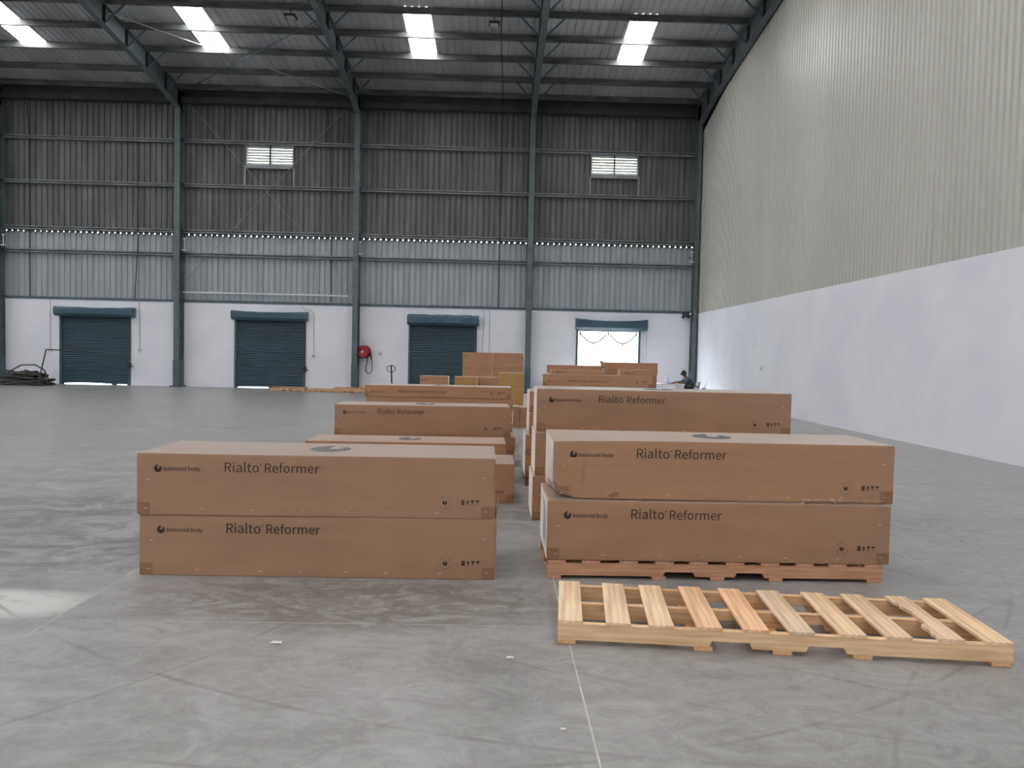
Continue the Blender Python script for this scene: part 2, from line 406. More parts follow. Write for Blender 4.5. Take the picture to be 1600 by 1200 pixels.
for x0, x1, sky in strips:
    parts = [(29.95, 0, 'roof_sheet')]
    if sky:
        parts = []; yy = 29.95
        for lo_, hi_ in SKYS: parts += [(yy, hi_, 'roof_sheet'), (hi_, lo_, 'skylight_panel')]; yy = lo_
        parts.append((yy, 0, 'roof_sheet'))
    for ya, yb, nm in parts:
        k = (round(x1 - x0, 3), ya, yb)
        if k not in cache: cache[k] = roof_piece(x0, x1, ya, yb).mesh(nm)
        mat = M['skylight'] if nm == 'skylight_panel' else M['roof']
        obj(nm, cache[k], mat, ceiling, (x0, 0, 0))
        o2 = obj(nm, cache[k], mat, ceiling, (x0, 0, 0)); o2.scale = (1, -1, 1)
PUR = [29.28, 27.93, 26.45, 25.04, 23.63, 22.22, 20.81, 19.4, 17.99, 16.58, 15.17, 13.76, 12.35, 10.94]
pm = {}
for a, b in bays[1:]:
    k = round(b - a, 2)
    if k not in pm:
        ln = b - a - .02
        pm[k] = MB().prism([(-.035, 0), (.035, 0), (.035, .04), (.023, .04), (.023, .012), (-.023, .012), (-.023, .188), (.023, .188), (.023, .2), (-.035, .2)], 'x', 0, ln).mesh('purlin')
    for y in PUR:
        obj('purlin', pm[k], M['purlin'], ceiling, (a + .01, y, ztop(y) + .005), (-math.atan(SL), 0, 0))

# ------------------------------------------------------------------ steel frames: columns and rafters
col_lab = ['teal steel column with its foot behind the coil of black cable', 'teal steel column between the first two closed shutters, bracing rods at its top',
           'slim teal steel column beside the red hose reel', 'teal steel column between the carton stacks and the open dock door', 'dark teal corner column behind the seated person']
for i, x in enumerate(COLX):
    wd = .105 if i < 4 else .065
    yi, yo = YB - .50, YB - .02
    zt = ztop(YB - .3) - .02
    t = thing('steel_column', col_lab[i], 'column', (x, YB - .26, 0), 0, 'portal frame columns'); t['kind'] = 'structure'
    hy = .24
    MB().box(-wd, wd, -hy, -hy + .014, .02, 10.78).build('inner_flange', M['teal'], t)
    MB().box(-wd, wd, hy - .014, hy, .02, zt).build('outer_flange', M['teal'], t)
    MB().box(-.006, .006, -hy + .014, hy - .014, .02, zt).build('web', M['teal'], t)
    mb = MB().box(-wd - .012, wd + .012, -hy - .012, hy - .02, .02, 1.05); mb.build('painted_foot', M['teal_dark'], t)
    MB().box(-.20, .20, -hy - .09, hy - .0, 0, .05).build('base_plate', M['teal_dark'], t)
    for z in (3.4, 5.2, 6.1, 7.85, 9.55):
        MB().box(.006, wd - .005, -hy + .014, hy - .014, z, z + .03).build('stiffener', M['teal_dark'], t)
raf_lab = ['teal rafter running up from the column by the cable coil', 'deep teal rafter rising from the column between the first two shutters', 'teal rafter rising from the slim column beside the hose reel',
           'teal rafter running straight up from the column in front of the carton stacks', 'teal rafter running along the top of the ribbed cream wall']
for i, x in enumerate(COLX):
    t = thing('steel_rafter', raf_lab[i], 'rafter', (x, 0, 0), 0, 'portal frame rafters'); t['kind'] = 'structure'
    ys_ = [YB - .5 - .0, 28.2, 27.0, 25.5, 22, 16, 10, 4, 0]
    dep = [.80, .70, .62, .60, .60, .60, .60, .62, .66]
    bot = [(y_, ztop(y_) - d) for y_, d in zip(ys_, dep)]; top = [(y_, ztop(y_) - .015) for y_ in ys_]
    top[0] = (YB - .05, ztop(YB - .05) - .015); bot0 = (YB - .05, bot[0][1])
    MB().prism([bot0] + bot + top[::-1], 'x', -.006, .006).build('web', M['teal'], t)
    b2 = [bot0] + bot
    MB().prism([(a, z) for a, z in b2] + [(a, z - .014) for a, z in b2[::-1]], 'x', -.105, .105).build('bottom_flange', M['teal'], t)
    MB().prism([(a, z + .014) for a, z in top] + [(a, z) for a, z in top[::-1]], 'x', -.105, .105).build('top_flange', M['teal'], t)
    for y in PUR[1:9]:
        d = .60 if y < 27 else .66
        for sx in ((-1, 1) if i < 4 else (-1,)):
            MB().box(min(sx * .006, sx * .1), max(sx * .006, sx * .1), y - .008, y + .008, ztop(y) - d, ztop(y) - .02).build('stiffener', M['black'], t)
            MB().bar((sx * .10, y - .02, ztop(y) - d + .02), (sx * .72, y - .02, ztop(y) + .03), .04, .04).build('flange_brace', M['teal_dark'], t)

# bracing rods
for _p in ([(-12.2, YB - .14, 4.1), (-5.75, YB - .14, 11.2)], [(-12.2, YB - .19, 11.1), (-5.75, YB - .19, 4.05)]): MB().tube(_p, .014, 6).build('bracing_rod', M['girt'], wall_back)
def rod(name, label, cat, pts, r, mat, group=None, n=6):
    o = MB().tube(pts, r, n).build(name, M[mat]); return tag(o, label, cat, group)
rod('bracing_rod', 'pale diagonal roof rod crossing under the skylight of the second bay', 'rod', [(-12.3, 23.9, ztop(23.9) - .12), (-5.6, 29.4, ztop(29.4) - .12)], .013, 'steel', 'roof bracing rods')
rod('bracing_rod', 'dark diagonal roof rod crossing the pale one between purlins', 'rod', [(-5.6, 23.7, ztop(23.7) - .16), (-12.3, 29.2, ztop(29.2) - .16)], .016, 'teal_dark', 'roof bracing rods')
rod('white_pole', 'long white pole lying level along the wall above the second shutter', 'pole', [(-12.25, YB - .12, 3.68), (-5.85, YB - .12, 3.68)], .035, 'white_plastic')
for pts, lab in (([(-18.31, YB - .03, 10.83), (-18.2, YB - .05, 9.86), (-18.2, YB - .03, 3.4)], 'black cable hanging down the cladding at the far end of the first bay'),
                 ([(-14.09, YB - .03, 10.9), (-14.02, YB - .12, 7.5), (-14.0, YB - .12, 5.42), (-14.16, YB - .03, 3.4)], 'black cable hanging on the cladding above the first shutter switch'),
                 ([(-6.75, YB - .03, 10.9), (-6.56, YB - .12, 7.97), (-6.51, YB - .03, 3.45)], 'black cable hanging down the cladding in the window bay'),
                 ([(-.04, 22.0, ztop(22.0) - .03), (-.06, 24.5, ztop(24.5) - .05), (0, 26.6, ztop(26.6) - .08), (.06, 29.0, ztop(29) - .15), (.05, YB - .13, 9.0), (.04, YB - .13, 6), (.05, YB - .03, 3.4)], 'black cable running down from the roof beside the fourth column')):
    rod('hanging_cable', lab, 'cable', pts, .017, 'black', 'cables on the cladding')

# ------------------------------------------------------------------ louvred windows
def tube_line(mb, p, q, r): return mb.tube([p, q], r, 6)
for n, (a, b, z0, z1) in enumerate(LOUV):
    t = struct(empty('window_%d' % (n + 1), (a, YB, z0))); W_, H_ = b - a, z1 - z0
    MB().box(-.05, W_ + .05, -.06, .13, -.05, 0).box(-.05, W_ + .05, -.06, .13, H_, H_ + .05).box(-.05, 0, -.06, .13, 0, H_).box(W_, W_ + .05, -.06, .13, 0, H_).build('window_frame', M['girt'], t)
    MB().box(W_ / 2 - .02, W_ / 2 + .02, -.04, .12, 0, H_).build('mullion', M['black'], t)
    for s0, s1 in ((0, W_ / 2 - .02), (W_ / 2 + .02, W_)):
        for k in range(7):
            z = H_ / 7 * (k + .5)
            bl = MB().obox(((s0 + s1) / 2, .06, z), (s1 - s0, .006, H_ / 7 * 1.1), (math.radians(-22), 0, 0)).build('louvre_blade', M['louvre'], t)
            MB().box(s0, s1, .020, .034, z - H_ / 14 - .004, z - H_ / 14 + .020).build('blade_gap_line', M['girt'], bl)  # grey strip added to draw the dark gap line between blades
    MB().box(-.08, W_ + .08, -.09, -.03, -.15, -.06).build('window_sill', M['girt'], t)
    for xx in (-.10, W_ + .04): MB().box(xx, xx + .06, -.09, -.03, 7.86 - z0, -.06).build('support_post', M['girt'], t)

# ------------------------------------------------------------------ dock doors (roller shutters)
def shutter_curtain(w_, zb, zt, bow=0.0):
    mb = MB(); n = int((zt - zb) / .085); vs_ = []; hs = []
    for k in range(n):
        za = zb + (zt - zb) * k / n; h = (zt - zb) / n
        hs += [(za, .0), (za + h * .12, -.016), (za + h * .5, -.022), (za + h * .88, -.016)]
    hs.append((zt, 0)); ns = 12
    for z, d in hs:
        for i in range(ns + 1):
            f = i / ns; lift = bow * math.sin(math.pi * min(1, f * 1.35)) * max(0, 1 - (z - zb) / .5) if f < .74 else 0
            vs_.append((w_ * f, d + .05, z + lift))
    m_ = ns + 1
    return mb.add(vs_, [(i * m_ + j, i * m_ + j + 1, (i + 1) * m_ + j + 1, (i + 1) * m_ + j) for i in range(len(hs) - 1) for j in range(ns)])
def hood_mesh(x0, x1, z0, z1, sag=0.0, dent=0.0, seed=0):
    prof = [(-.02, z0), (-.24, z0), (-.34, z0 + .09), (-.36, z1 - .10), (-.30, z1), (-.0, z1)]
    rnd = random.Random(seed); ns = 14; vs_ = []
    for i in range(ns + 1):
        f = i / ns; x = x0 + (x1 - x0) * f
        s = -sag * math.sin(math.pi * f) ** .7 if sag else 0
        for k, (yy, zz) in enumerate(prof):
            topk = k >= 3
            vs_.append((x, yy + (rnd.uniform(-dent, dent) if 0 < i < ns and k in (2, 3, 4) else 0), zz + (s if k >= 4 else 0) + (rnd.uniform(-dent, dent) if topk and 0 < i < ns else 0)))
    m_ = len(prof); fs_ = [(i * m_ + k, i * m_ + (k + 1) % m_, (i + 1) * m_ + (k + 1) % m_, (i + 1) * m_ + k) for i in range(ns) for k in range(m_)]
    fs_ += [tuple(range(m_)), tuple(range(ns * m_ + m_ - 1, ns * m_ - 1, -1))]
    return MB().add(vs_, fs_)
HX = [(-17.13, -14.13), (-10.33, -7.41), (-3.50, -.71), (3.11, 5.93)]
for n, ((a, b, zt), (h0, h1)) in enumerate(zip(DOORS, HX)):
    t = struct(empty('door_%d' % (n + 1), (a, YB, 0))); w_ = b - a
    hood_mesh(h0 - a, h1 - a, zt - .04, 3.02, (.03, .05, .0, .09)[n], (.008, .004, .022, .006)[n], n).build('hood', M['hood'], t)
    for xx in (-.05, w_ - .03): MB().box(xx, xx + .08, -.03, .10, 0, zt).build('guide_rail', M['teal_dark'], t)
    if n < 3:
        shutter_curtain(w_ - .02, .03, zt, .03 if n == 0 else .015).build('curtain', M['shutter'], t, fix=False, loc=(.01, 0, 0))
        mb = MB()
        if n == 0: mb.box(.02, .10, .03, .07, 0, .06).box(1.95, 2.15, .03, .07, 0, .06).box(2.55, 2.64, .03, .07, 0, .06)
        else: mb.box(.02, .08, .03, .07, 0, .06).box(1.28, w_ - .02, .03, .07, 0, .06)
        mb.build('bottom_bar', M['shutter'], t)
        gx = w_ + .03
        g_ = empty('hand_crank', (gx, -.10, 0), 0, t)
        MB().tube([(0, 0, zt - .1), (0, 0, .85)], .014, 6).build('drive_rod', M['black'], g_)
        MB().box(-.07, .07, -.06, .06, .68, .88).build('gear_box', M['black'], g_, bevel=.02)
        MB().tube([(.05, -.03, .78), (.20, -.08, .74)], .012, 6).build('crank_handle', M['black'], g_)
    else:
        MB().box(.0, w_, -.05, .06, zt - .10, zt - .03).build('bottom_bar', M['steel'], t)
        MB().tube([(w_ + .13, -.10, zt - .05), (w_ + .13, -.10, 1.5), (w_ + .20, -.12, 1.45), (w_ + .28, -.10, 1.55), (w_ + .28, -.10, zt - .05)], .012, 6).build('pull_chain', M['steel'], t)

# swags of leaves in the open doorway
g = thing('door_garland', 'thin leafy garland hung in two swags across the open doorway', 'garland', (3.2, YB - .02, 0))
for u0 in (.12, 1.28):
    pts = [(u0 + 1.04 * k / 10, 0, 2.42 - .36 * math.sin(math.pi * k / 10)) for k in range(11)]
    MB().tube(pts, .026, 5).build('swag', M['garland'], g)
    MB().tube([(u0 + .52, 0, 2.06), (u0 + .52, 0, 1.90)], [.03, .012], 5).build('tassel', M['garland'], g)
for u in (.10, 1.22, 2.34): MB().tube([(u, 0, 2.56), (u, 0, 2.45), (u + .02, 0, 2.34)], [.01, .035, .012], 5).build('tassel', M['garland'], g)

# ------------------------------------------------------------------ yard outside the open door
struct(MB().box(-36, 14, YB + .22, 70, -.3, -.02).build('ground_yard', M['asphalt']))
yd = struct(MB().box(-30, 1.0, 46, 46.4, 0, 6).box(1.0, 2.6, 45.6, 46.4, 0, 6).box(2.6, 14, 46, 46.4, 0, 3.2).build('wall_yard', M['yard_wall'], fix=False))

# ------------------------------------------------------------------ conduits and switches on the white wall
def conduit(pts, sw, lab):
    t = thing('switch_conduit', lab, 'switch', (0, YB, 0), 0, 'switches by the dock doors')
    MB().tube([(x, -.02, z) for x, z in pts], .014, 6).build('conduit', M['grey_conduit'], t)
    if sw:
        x, z = sw
        MB().box(x - .07, x + .07, -.06, 0, z - .10, z + .08).build('switch_box', M['white_plastic'], t, bevel=.01)
        MB().box(x - .02, x + .02, -.075, -.06, z - .03, z + .02).build('rocker', M['black'], t)
conduit([(-17.42, WT), (-17.42, 1.36)], (-17.42, 1.33), 'grey conduit down the white wall, left of the first shutter by the cable coil')
conduit([(-13.99, WT), (-13.96, 1.44)], (-13.96, 1.38), 'grey conduit and switch box between the first shutter and its column')
conduit([(-7.72, WT), (-7.55, 3.12), (-7.28, 3.09), (-7.19, 2.9), (-7.18, 1.4)], (-7.18, 1.31), 'curved grey conduit and switch beside the second shutter')
conduit([(-.58, WT), (-.50, 3.1), (-.56, 1.95), (-.56, .9)], None, 'grey conduit beside the shutter with the crumpled hood')
conduit([(-.30, WT), (-.27, .9)], None, 'thin grey conduit nearer the fourth column')
def plate(loc, rz, lab):
    t = thing('wall_socket', lab, 'socket', loc, rz)
    MB().box(-.09, .09, -.02, 0, -.09, .09).build('cover_plate', M['white_plastic'], t, bevel=.006)
    MB().box(-.022, .022, -.028, -.02, -.03, .02).build('outlet', M['black'], t)
plate((-4.58, YB, 1.45), 0, 'small white socket on the wall beside the red hose reel')
plate((XR, 21.95, 1.27), math.pi / 2 * -1, 'small white socket on the long white side wall')
# short tube lamps on the columns
tl = ['short white tube lamp on the column beside the cable coil', 'short white tube lamp on the column left of the window bay', 'short white tube lamp on the hose reel column', 'short white tube lamp on the dark corner column']
for (x, z0, z1), lab in zip([(-18.95, 5.28, 5.68), (-12.08, 5.26, 5.70), (-5.36, 5.26, 5.75), (7.56, 5.28, 5.68)], tl):
    sx = .17 if x < 7 else -.17
    t = thing('tube_lamp', lab, 'lamp', (x, YB - .42, z0), 0, 'tube lamps on the columns')
    MB().box(-.26 if x < -15 else -.14, .01, .0, .05, .16, .20).build('wall_arm', M['teal_dark'], t)
    MB().tube([(0, 0, .03), (0, 0, z1 - z0)], .018, 6).build('tube', M['white_plastic'], t)
    MB().box(-.09, .09, -.03, .03, 0, .035).build('end_plate', M['white_plastic'], t); MB().box(-.06, .06, -.02, .03, z1 - z0, z1 - z0 + .03).build('end_plate', M['white_plastic'], t)
t = thing('flood_lamp', 'black flood lamp bracket where the white walls meet in the corner', 'lamp', (7.5, YB - .06, 3.12))
MB().box(-.17, .12, -.14, -.02, .06, .24).build('housing', M['black'], t, bevel=.015)
MB().box(-.14, .09, -.16, -.14, .08, .22).build('lens', M['chair'], t); MB().box(-.16, -.10, -.10, .06, 0, .07).build('bracket', M['black'], t); MB().box(.06, .12, -.10, .06, 0, .07).build('bracket', M['black'], t)
for (x, y, wq), lab in zip([(-6.63, 23.8, .34), (-.28, 23.85, .34)], ['square flat lamp hung under the roof of the window bay', 'small flat lamp hung under the roof near the fourth rafter']):
    z = ztop(y) - .14
    t = thing('roof_lamp', lab, 'lamp', (x, y, z), 0, 'lamps under the roof')
    MB().box(-wq / 2, wq / 2, -wq / 2, wq / 2, 0, .06).build('housing', M['black'], t)
    MB().box(-wq / 2 + .04, wq / 2 - .04, -wq / 2 + .04, wq / 2 - .04, -.012, 0).build('cover', M['lamp_face'], t)
    MB().tube([(0, 0, .06), (0, 0, .35)], .012, 6).build('hanger', M['black'], t)

# ------------------------------------------------------------------ fire hose reel
t = thing('hose_reel', 'red fire hose reel on the white wall beside a slim teal column', 'hose reel', (-5.12, YB - .02, 1.51), math.radians(-14))
MB().box(-.06, .06, -.12, 0, -.12, .12).build('wall_bracket', M['red'], t)
MB().lathe([(.03, -.38), (.22, -.40), (.25, -.37), (.25, -.34), (.10, -.33)], 28, 'y').build('reel_disc', M['red'], t, smooth=False)
MB().lathe([(.10, -.15), (.25, -.14), (.25, -.11), (.03, -.10)], 28, 'y').build('reel_disc', M['red'], t)
MB().lathe([(.10, -.36), (.17, -.33), (.19, -.24), (.17, -.14), (.10, -.11)], 24, 'y').build('hose_coil', M['black'], t, smooth=True)
MB().lathe([(0, -.42), (.05, -.42), (.06, -.38)], 16, 'y').build('hub', M['steel'], t)
pts = [(.24, -.2, .05), (.27, -.18, -.15), (.31, -.15, -.45), (.30, -.12, -.7), (.22, -.1, -.84), (.12, -.1, -.85), (.03, -.1, -.75), (.02, -.1, -.58), (.08, -.1, -.42), (.11, -.12, -.2)]
MB().tube(pts, .017, 6).build('hose', M['cable'], t, smooth=True)
MB().tube([(.255, -.19, -.02), (.285, -.165, -.28)], .032, 8).build('nozzle', M['black'], t)

# ------------------------------------------------------------------ lettering
import os
try: FONT = bpy.data.fonts.load(os.path.join(bpy.utils.system_resource('DATAFILES'), 'fonts', 'Noto Sans CJK Regular.woff2'))
except Exception: FONT = None
def text_mesh(s, width=None, height=None, bold=0.0):
    cu = bpy.data.curves.new('lettering', 'FONT'); cu.body = s; cu.size = 1.0; cu.offset = bold
    if FONT: cu.font = FONT; cu.resolution_u = 3
    o = bpy.data.objects.new('lettering_source', cu); COL.objects.link(o)
    dg = bpy.context.evaluated_depsgraph_get(); me = bpy.data.meshes.new_from_object(o.evaluated_get(dg))
    bpy.data.objects.remove(o); bpy.data.curves.remove(cu)
    xs_ = [v.co.x for v in me.vertices]; x0, x1 = min(xs_), max(xs_)
    sc = width / (x1 - x0) if width else height
    sy = height if height else sc
    vs_ = [((v.co.x - x0) * sc, (v.co.y) * sy) for v in me.vertices]; fs_ = [tuple(p.vertices) for p in me.polygons]
    bpy.data.meshes.remove(me); return vs_, fs_
def logo_poly(r):
    pts = [(math.cos(math.radians(50 - 12.5 * k)), math.sin(math.radians(50 - 12.5 * k))) for k in range(19)]
    pts += [(-.97, .30), (-.80, .66), (-.48, .97), (-.02, 1.28), (-.01, .92), (-.12, .52)]
    pts += [(.13 + .27 * math.cos(math.radians(165 + 24 * k)), .22 + .27 * math.sin(math.radians(165 + 24 * k))) for k in range(9)]
    pts += [(.44, .58)]
    return [(x * r, y * r) for x, y in pts]
def flat(me_name, shapes, off=.0012):
    """shapes: list of (verts2d, faces); returns a mesh in the XZ plane facing -Y"""
    vs_, fs_ = [], []
    for v2, f2 in shapes:
        n = len(vs_); vs_ += [(x, -off, z) for x, z in v2]; fs_ += [tuple(i + n for i in q) for q in f2]
    me = bpy.data.meshes.new(me_name); me.from_pydata(vs_, [], fs_); return me
def place(shape, x, z, sc=1, rot=0):
    c, s = math.cos(rot), math.sin(rot); return ([(x + sc * (u * c - v * s), z + sc * (u * s + v * c)) for u, v in shape[0]], shape[1])
def poly(pts): return (pts, [tuple(range(len(pts)))])
def tri_poly(pts):
    """concave outline filled by triangulation"""
    bm = bmesh.new(); vv = [bm.verts.new((x, y, 0)) for x, y in pts]; f = bm.faces.new(vv); bm.verts.index_update()
    bmesh.ops.triangulate(bm, faces=[f]); r = ([(v.co.x, v.co.y) for v in bm.verts], [tuple(v.index for v in q.verts) for q in bm.faces]); bm.free(); return r
LOGO = tri_poly(logo_poly(1.0))
TX = {}
def title(s, width):
    k = (s, width)
    if k not in TX:
        sh = []
        if s.startswith('Rialto'):
            a = text_mesh('Rialto', width * .362, None); b = text_mesh('Reformer', width * .575, None)
            ring = [(width * .383 + .005 * math.cos(q * math.pi / 4), .052 + .005 * math.sin(q * math.pi / 4)) for q in range(8)]
            sh = [a, place(b, width * .425, 0), poly(ring)]
        else: sh = [text_mesh(s, width)]
        TX[k] = flat('title_lettering', sh)
    return TX[k]
brand_me = flat('brand_mark', [place(LOGO, .024, .012, .0245), place(text_mesh('balanced body', .235, None, .004), .062, .0)])
def badge_mesh():
    sh = [place(LOGO, 0, -.003, .015, .3)]
    for word, a0, da in (('MADE IN', 145, -17), ('CALIFORNIA', -165, 16)):
        for i, ch in enumerate(word):
            if ch == ' ': continue
            a = math.radians(a0 + da * i); g_ = text_mesh(ch, None, .020, .03); rot = a - math.pi / 2 if da < 0 else a + math.pi / 2
            sh.append(place(g_, (.034 if da < 0 else .044) * math.cos(a), (.034 if da < 0 else .044) * math.sin(a), 1, rot))
    return flat('badge', sh)
badge_me = badge_mesh()
sym = []
for k in range(4): sym.append(poly([(.0, .0085 * k), (.022, .0085 * k), (.022, .0085 * k + .0065), (0, .0085 * k + .0065)]))
sym.append(poly([(.040, 0), (.047, 0), (.047, .018), (.040, .018)])); sym.append(poly([(.033, .017), (.054, .017), (.0435, .033)]))
sym.append(tri_poly([(.064, .033), (.072, .033), (.075, .026), (.078, .033), (.086, .033), (.082, .018), (.077, .014), (.0765, .004), (.082, 0), (.068, 0), (.0735, .004), (.073, .014), (.068, .018)]))
sym.append(poly([(.094, .020), (.098, .028), (.108, .033), (.118, .028), (.122, .020)])); sym.append(poly([(.1065, .002), (.1095, .002), (.1095, .02), (.1065, .02)]))
symbols_me = flat('handling_symbols', sym)
lv = tri_poly(logo_poly(.14))
top_me = bpy.data.meshes.new('lid_mark'); top_me.from_pydata([(x, y, 0) for x, y in lv[0]], [], lv[1])
slit_shape = MB()
body_cache = {}
def body_mesh(L, W, H, seed=0, wob=.0025, crush=False):
    key = (round(L, 3), round(W, 3), round(H, 3), seed, crush)
    if key in body_cache: return body_cache[key]
    rnd = random.Random(seed + 11)
    bm = bmesh.new(); bmesh.ops.create_cube(bm, size=1.0)
    for v in bm.verts: v.co = Vector((v.co.x * L + L / 2, v.co.y * W + W / 2, v.co.z * H + H / 2))
    bmesh.ops.bevel(bm, geom=list(bm.edges), offset=.005, segments=2, affect='EDGES')
    ex = [e for e in bm.edges if e.calc_length() > L * .8]
    bmesh.ops.subdivide_edges(bm, edges=ex, cuts=14, use_grid_fill=False)
    if crush:
        ez = [e for e in bm.edges if abs(e.verts[0].co.z - e.verts[1].co.z) > H * .8]; bmesh.ops.subdivide_edges(bm, edges=ez, cuts=6, use_grid_fill=True)
    ph = [rnd.uniform(0, 6) for _ in range(4)]
    for v in bm.verts:
        u = v.co.x / L; e = math.sin(math.pi * u)
        v.co.y += wob * e * (abs(math.sin(5 * u + ph[0])) if v.co.y < W / 2 else -.6 * abs(math.sin(4 * u + ph[0]))); v.co.z += (wob * .6 * e * math.sin(4 * u + ph[1]) - wob * .4 * e) * (1 if v.co.z > H / 2 else 0)
        if crush:
            d = max(0, 1 - v.co.x / .55) * max(0, 1 - v.co.y / .3)
            v.co.z -= .012 * d * (1 if v.co.z > H * .6 else 0); v.co.y += .010 * d * abs(math.sin(14 * v.co.x))
            c = max(0, 1 - v.co.x / .10) * max(0, 1 - v.co.y / .12) * max(0, 1 - v.co.z / .09)
            v.co += Vector((.045, .05, .02)) * c
            if v.co.z < .03 and v.co.y < .1: v.co.z += .006 * (1 + math.sin(40 * v.co.x))
    me = bpy.data.meshes.new('carton_body'); bm.to_mesh(me); bm.free(); body_cache[key] = me; return me
slit_cache = {}
def slits_mesh(L, H, seed):
    k = (round(L, 2), round(H, 2), seed % 3)
    if k in slit_cache: return slit_cache[k]
    rnd = random.Random(seed); mb = MB()
    spots = [(.075, H * .58), (L - .075, H * .68), (.06, .045), (L - .06, .05)] + [(L * f + rnd.uniform(-.03, .03), .04 + rnd.uniform(-.004, .004)) for f in (.17, .33, .45, .575, .70, .835)]
    for x, z in spots:
        mb.add([(x - .015, -.0005, z), (x - .008, -.004, z - .004), (x + .008, -.004, z - .004), (x + .015, -.0005, z), (x + .007, -.002, z + .003), (x - .007, -.002, z + .003)], [(0, 1, 2, 3), (0, 3, 4, 5)])
    slit_cache[k] = mb.mesh('tab_slits', fix=False); return slit_cache[k]
KR = (1.0, 1.0, 1.0); PK = (1.10, .98, .90); DK = (.80, .74, .70); YL = (1.2, 1.18, .62)
def carton(label, x, y, th, z, L, W, H, tint=KR, seed=0, text=None, tw=.61, brand=True, marks=True, slits=True, tape=True, lid=False, group=None, crush=False, small=False, name='carton', bx=.112):
    t = thing(name, label, 'carton', (x, y, z), th, group)
    b = obj('carton_body', body_mesh(L, W, H, seed, .0025 if not small else .001, crush), M['kraft'], t, color=tint)
    top = H - (.115 if H > .3 else H * .62)
    if brand:
        o = obj('brand_mark', brand_me, M['print'], t, (bx, 0, top + (.004 if H > .3 else .0)))
        if small: o.scale = (.7, 1, .7)
    if text: tl_ = obj('title_lettering', title(text, tw), M['print'], t, (.565 if H > .3 else .535, 0, top - .0)); tl_['kind'] = 'stuff'
    if marks:
        zc = .11 if H > .3 else H * .5
        obj('badge', badge_me, M['print'], t, (L - .33, 0, zc)); obj('handling_symbols', symbols_me, M['print'], t, (L - .222, 0, zc - .016))
    if slits: o = obj('tab_slits', slits_mesh(L, H, seed), M['slit'], t); o['kind'] = 'stuff'
    if tape:
        for x0, x1 in ((.004, .085), (L - .09, L - .004)): MB().box(x0, x1, -.0012, .002, .006, .082).build('tape_patch', M['tape'], t)
    if lid: obj('lid_mark', top_me, M['print_grey'], t, (L * .505, W * .52, H + .0012))
    return t

# ------------------------------------------------------------------ pallets
WOODS = [(1.0, .98, .92), (.95, .93, .86), (1.0, .96, .88), (.98, .82, .72), (1.02, .84, .70), (.86, .86, .85), (.98, .93, .82), (.90, .87, .80), (.92, .90, .85), (1.0, .95, .84)]
def deck_board(wd, W, th, broken=False, seed=0):
    rnd = random.Random(seed)
    if not broken: return MB().box(0, wd, 0, W, 0, th).mesh('deck_board', bevel=.002)
    pl_ = [(0, 0), (wd, 0), (wd, W)] + [(rnd.uniform(0, .014) + (.034 if 8 < k < 17 else .022 if 4 < k < 9 else .0), W * (1 - k / 24)) for k in range(24)]
    return MB().prism(pl_, 'z', 0, th).mesh('deck_board')
def pallet(label, x, y, th, L, W, H, tints, boards=10, bw=.125, notch=True, group=None, dark=None, broken=None, feet=(.0, .31, .485, .66, .955)):
    t = thing('wooden_pallet', label, 'pallet', (x, y, 0), th, group)
    tb, td = .024, .018; sh = H - tb - td
    n0 = [(0, tb), (L, tb), (L, tb + sh), (0, tb + sh)]
    if notch:
        nh = tb + .030
        n0 = [(0, tb), (L * .343, tb), (L * .349, nh), (L * .433, nh), (L * .439, tb), (L * .557, tb), (L * .563, nh), (L * .640, nh), (L * .646, tb), (L, tb), (L, tb + sh), (0, tb + sh)]
    sm = MB().prism(n0, 'y', 0, .042).mesh('stringer')
    for k, yy in enumerate((0, W / 2 - .02, W - .042)):
        obj('stringer', sm, M['wood_long'], t, (0, yy, 0), color=dark or [.97, .90, .80] if k == 0 else dark or [.86, .74, .62])
    fm = MB().box(0, .095, 0, W, 0, tb).mesh('foot_board', bevel=.002)
    for f in feet: obj('foot_board', fm, M['wood'], t, (min(L * f, L - .095), 0, 0), color=dark or (.84, .66, .50))
    meshes = deck_board(bw, W, td)
    for k in range(boards):
        xx = (L - bw) * k / (boards - 1)
        if 0 < k < boards - 1: xx += random.uniform(-.012, .012)
        me = deck_board(bw, W, td, True, 5) if k == broken else meshes
        o = obj('deck_board', me, M['wood'], t, (xx, random.uniform(-.006, .004), tb + sh), color=dark or tints[k % len(tints)]); o.rotation_euler = (0, 0, random.uniform(-.012, .012))
    return t
pallet('empty pine pallet lying alone on the floor in front of the carton stack', .35, 3.813, -.103, 2.254, .679, .125, WOODS, 10, .128, True, broken=8)
RD = (.66, .47, .44)
pallet('reddish wooden pallet carrying the two stacked long cartons', .373, 4.946, .004, 2.279, .70, .125, [RD], 10, .125, True, dark=RD)
for (x, y, th, L_, W_, h_), lab in zip([(-8.33, 27.62, .10, 1.25, 1.0, .12), (-6.99, 27.60, .0, .94, .9, .09), (-6.0, 27.45, .05, 1.2, 1.0, .16)],
        ['low wooden pallet flat on the floor before the second shutter', 'lower middle wooden pallet of the three flat by the wall', 'thicker wooden pallet on the floor before the hose reel column']):
    pallet(lab, x, y, th, L_, W_, h_, WOODS[:5], 7, .11, True, group='flat pallets by the wall', dark=(.70, .58, .50))

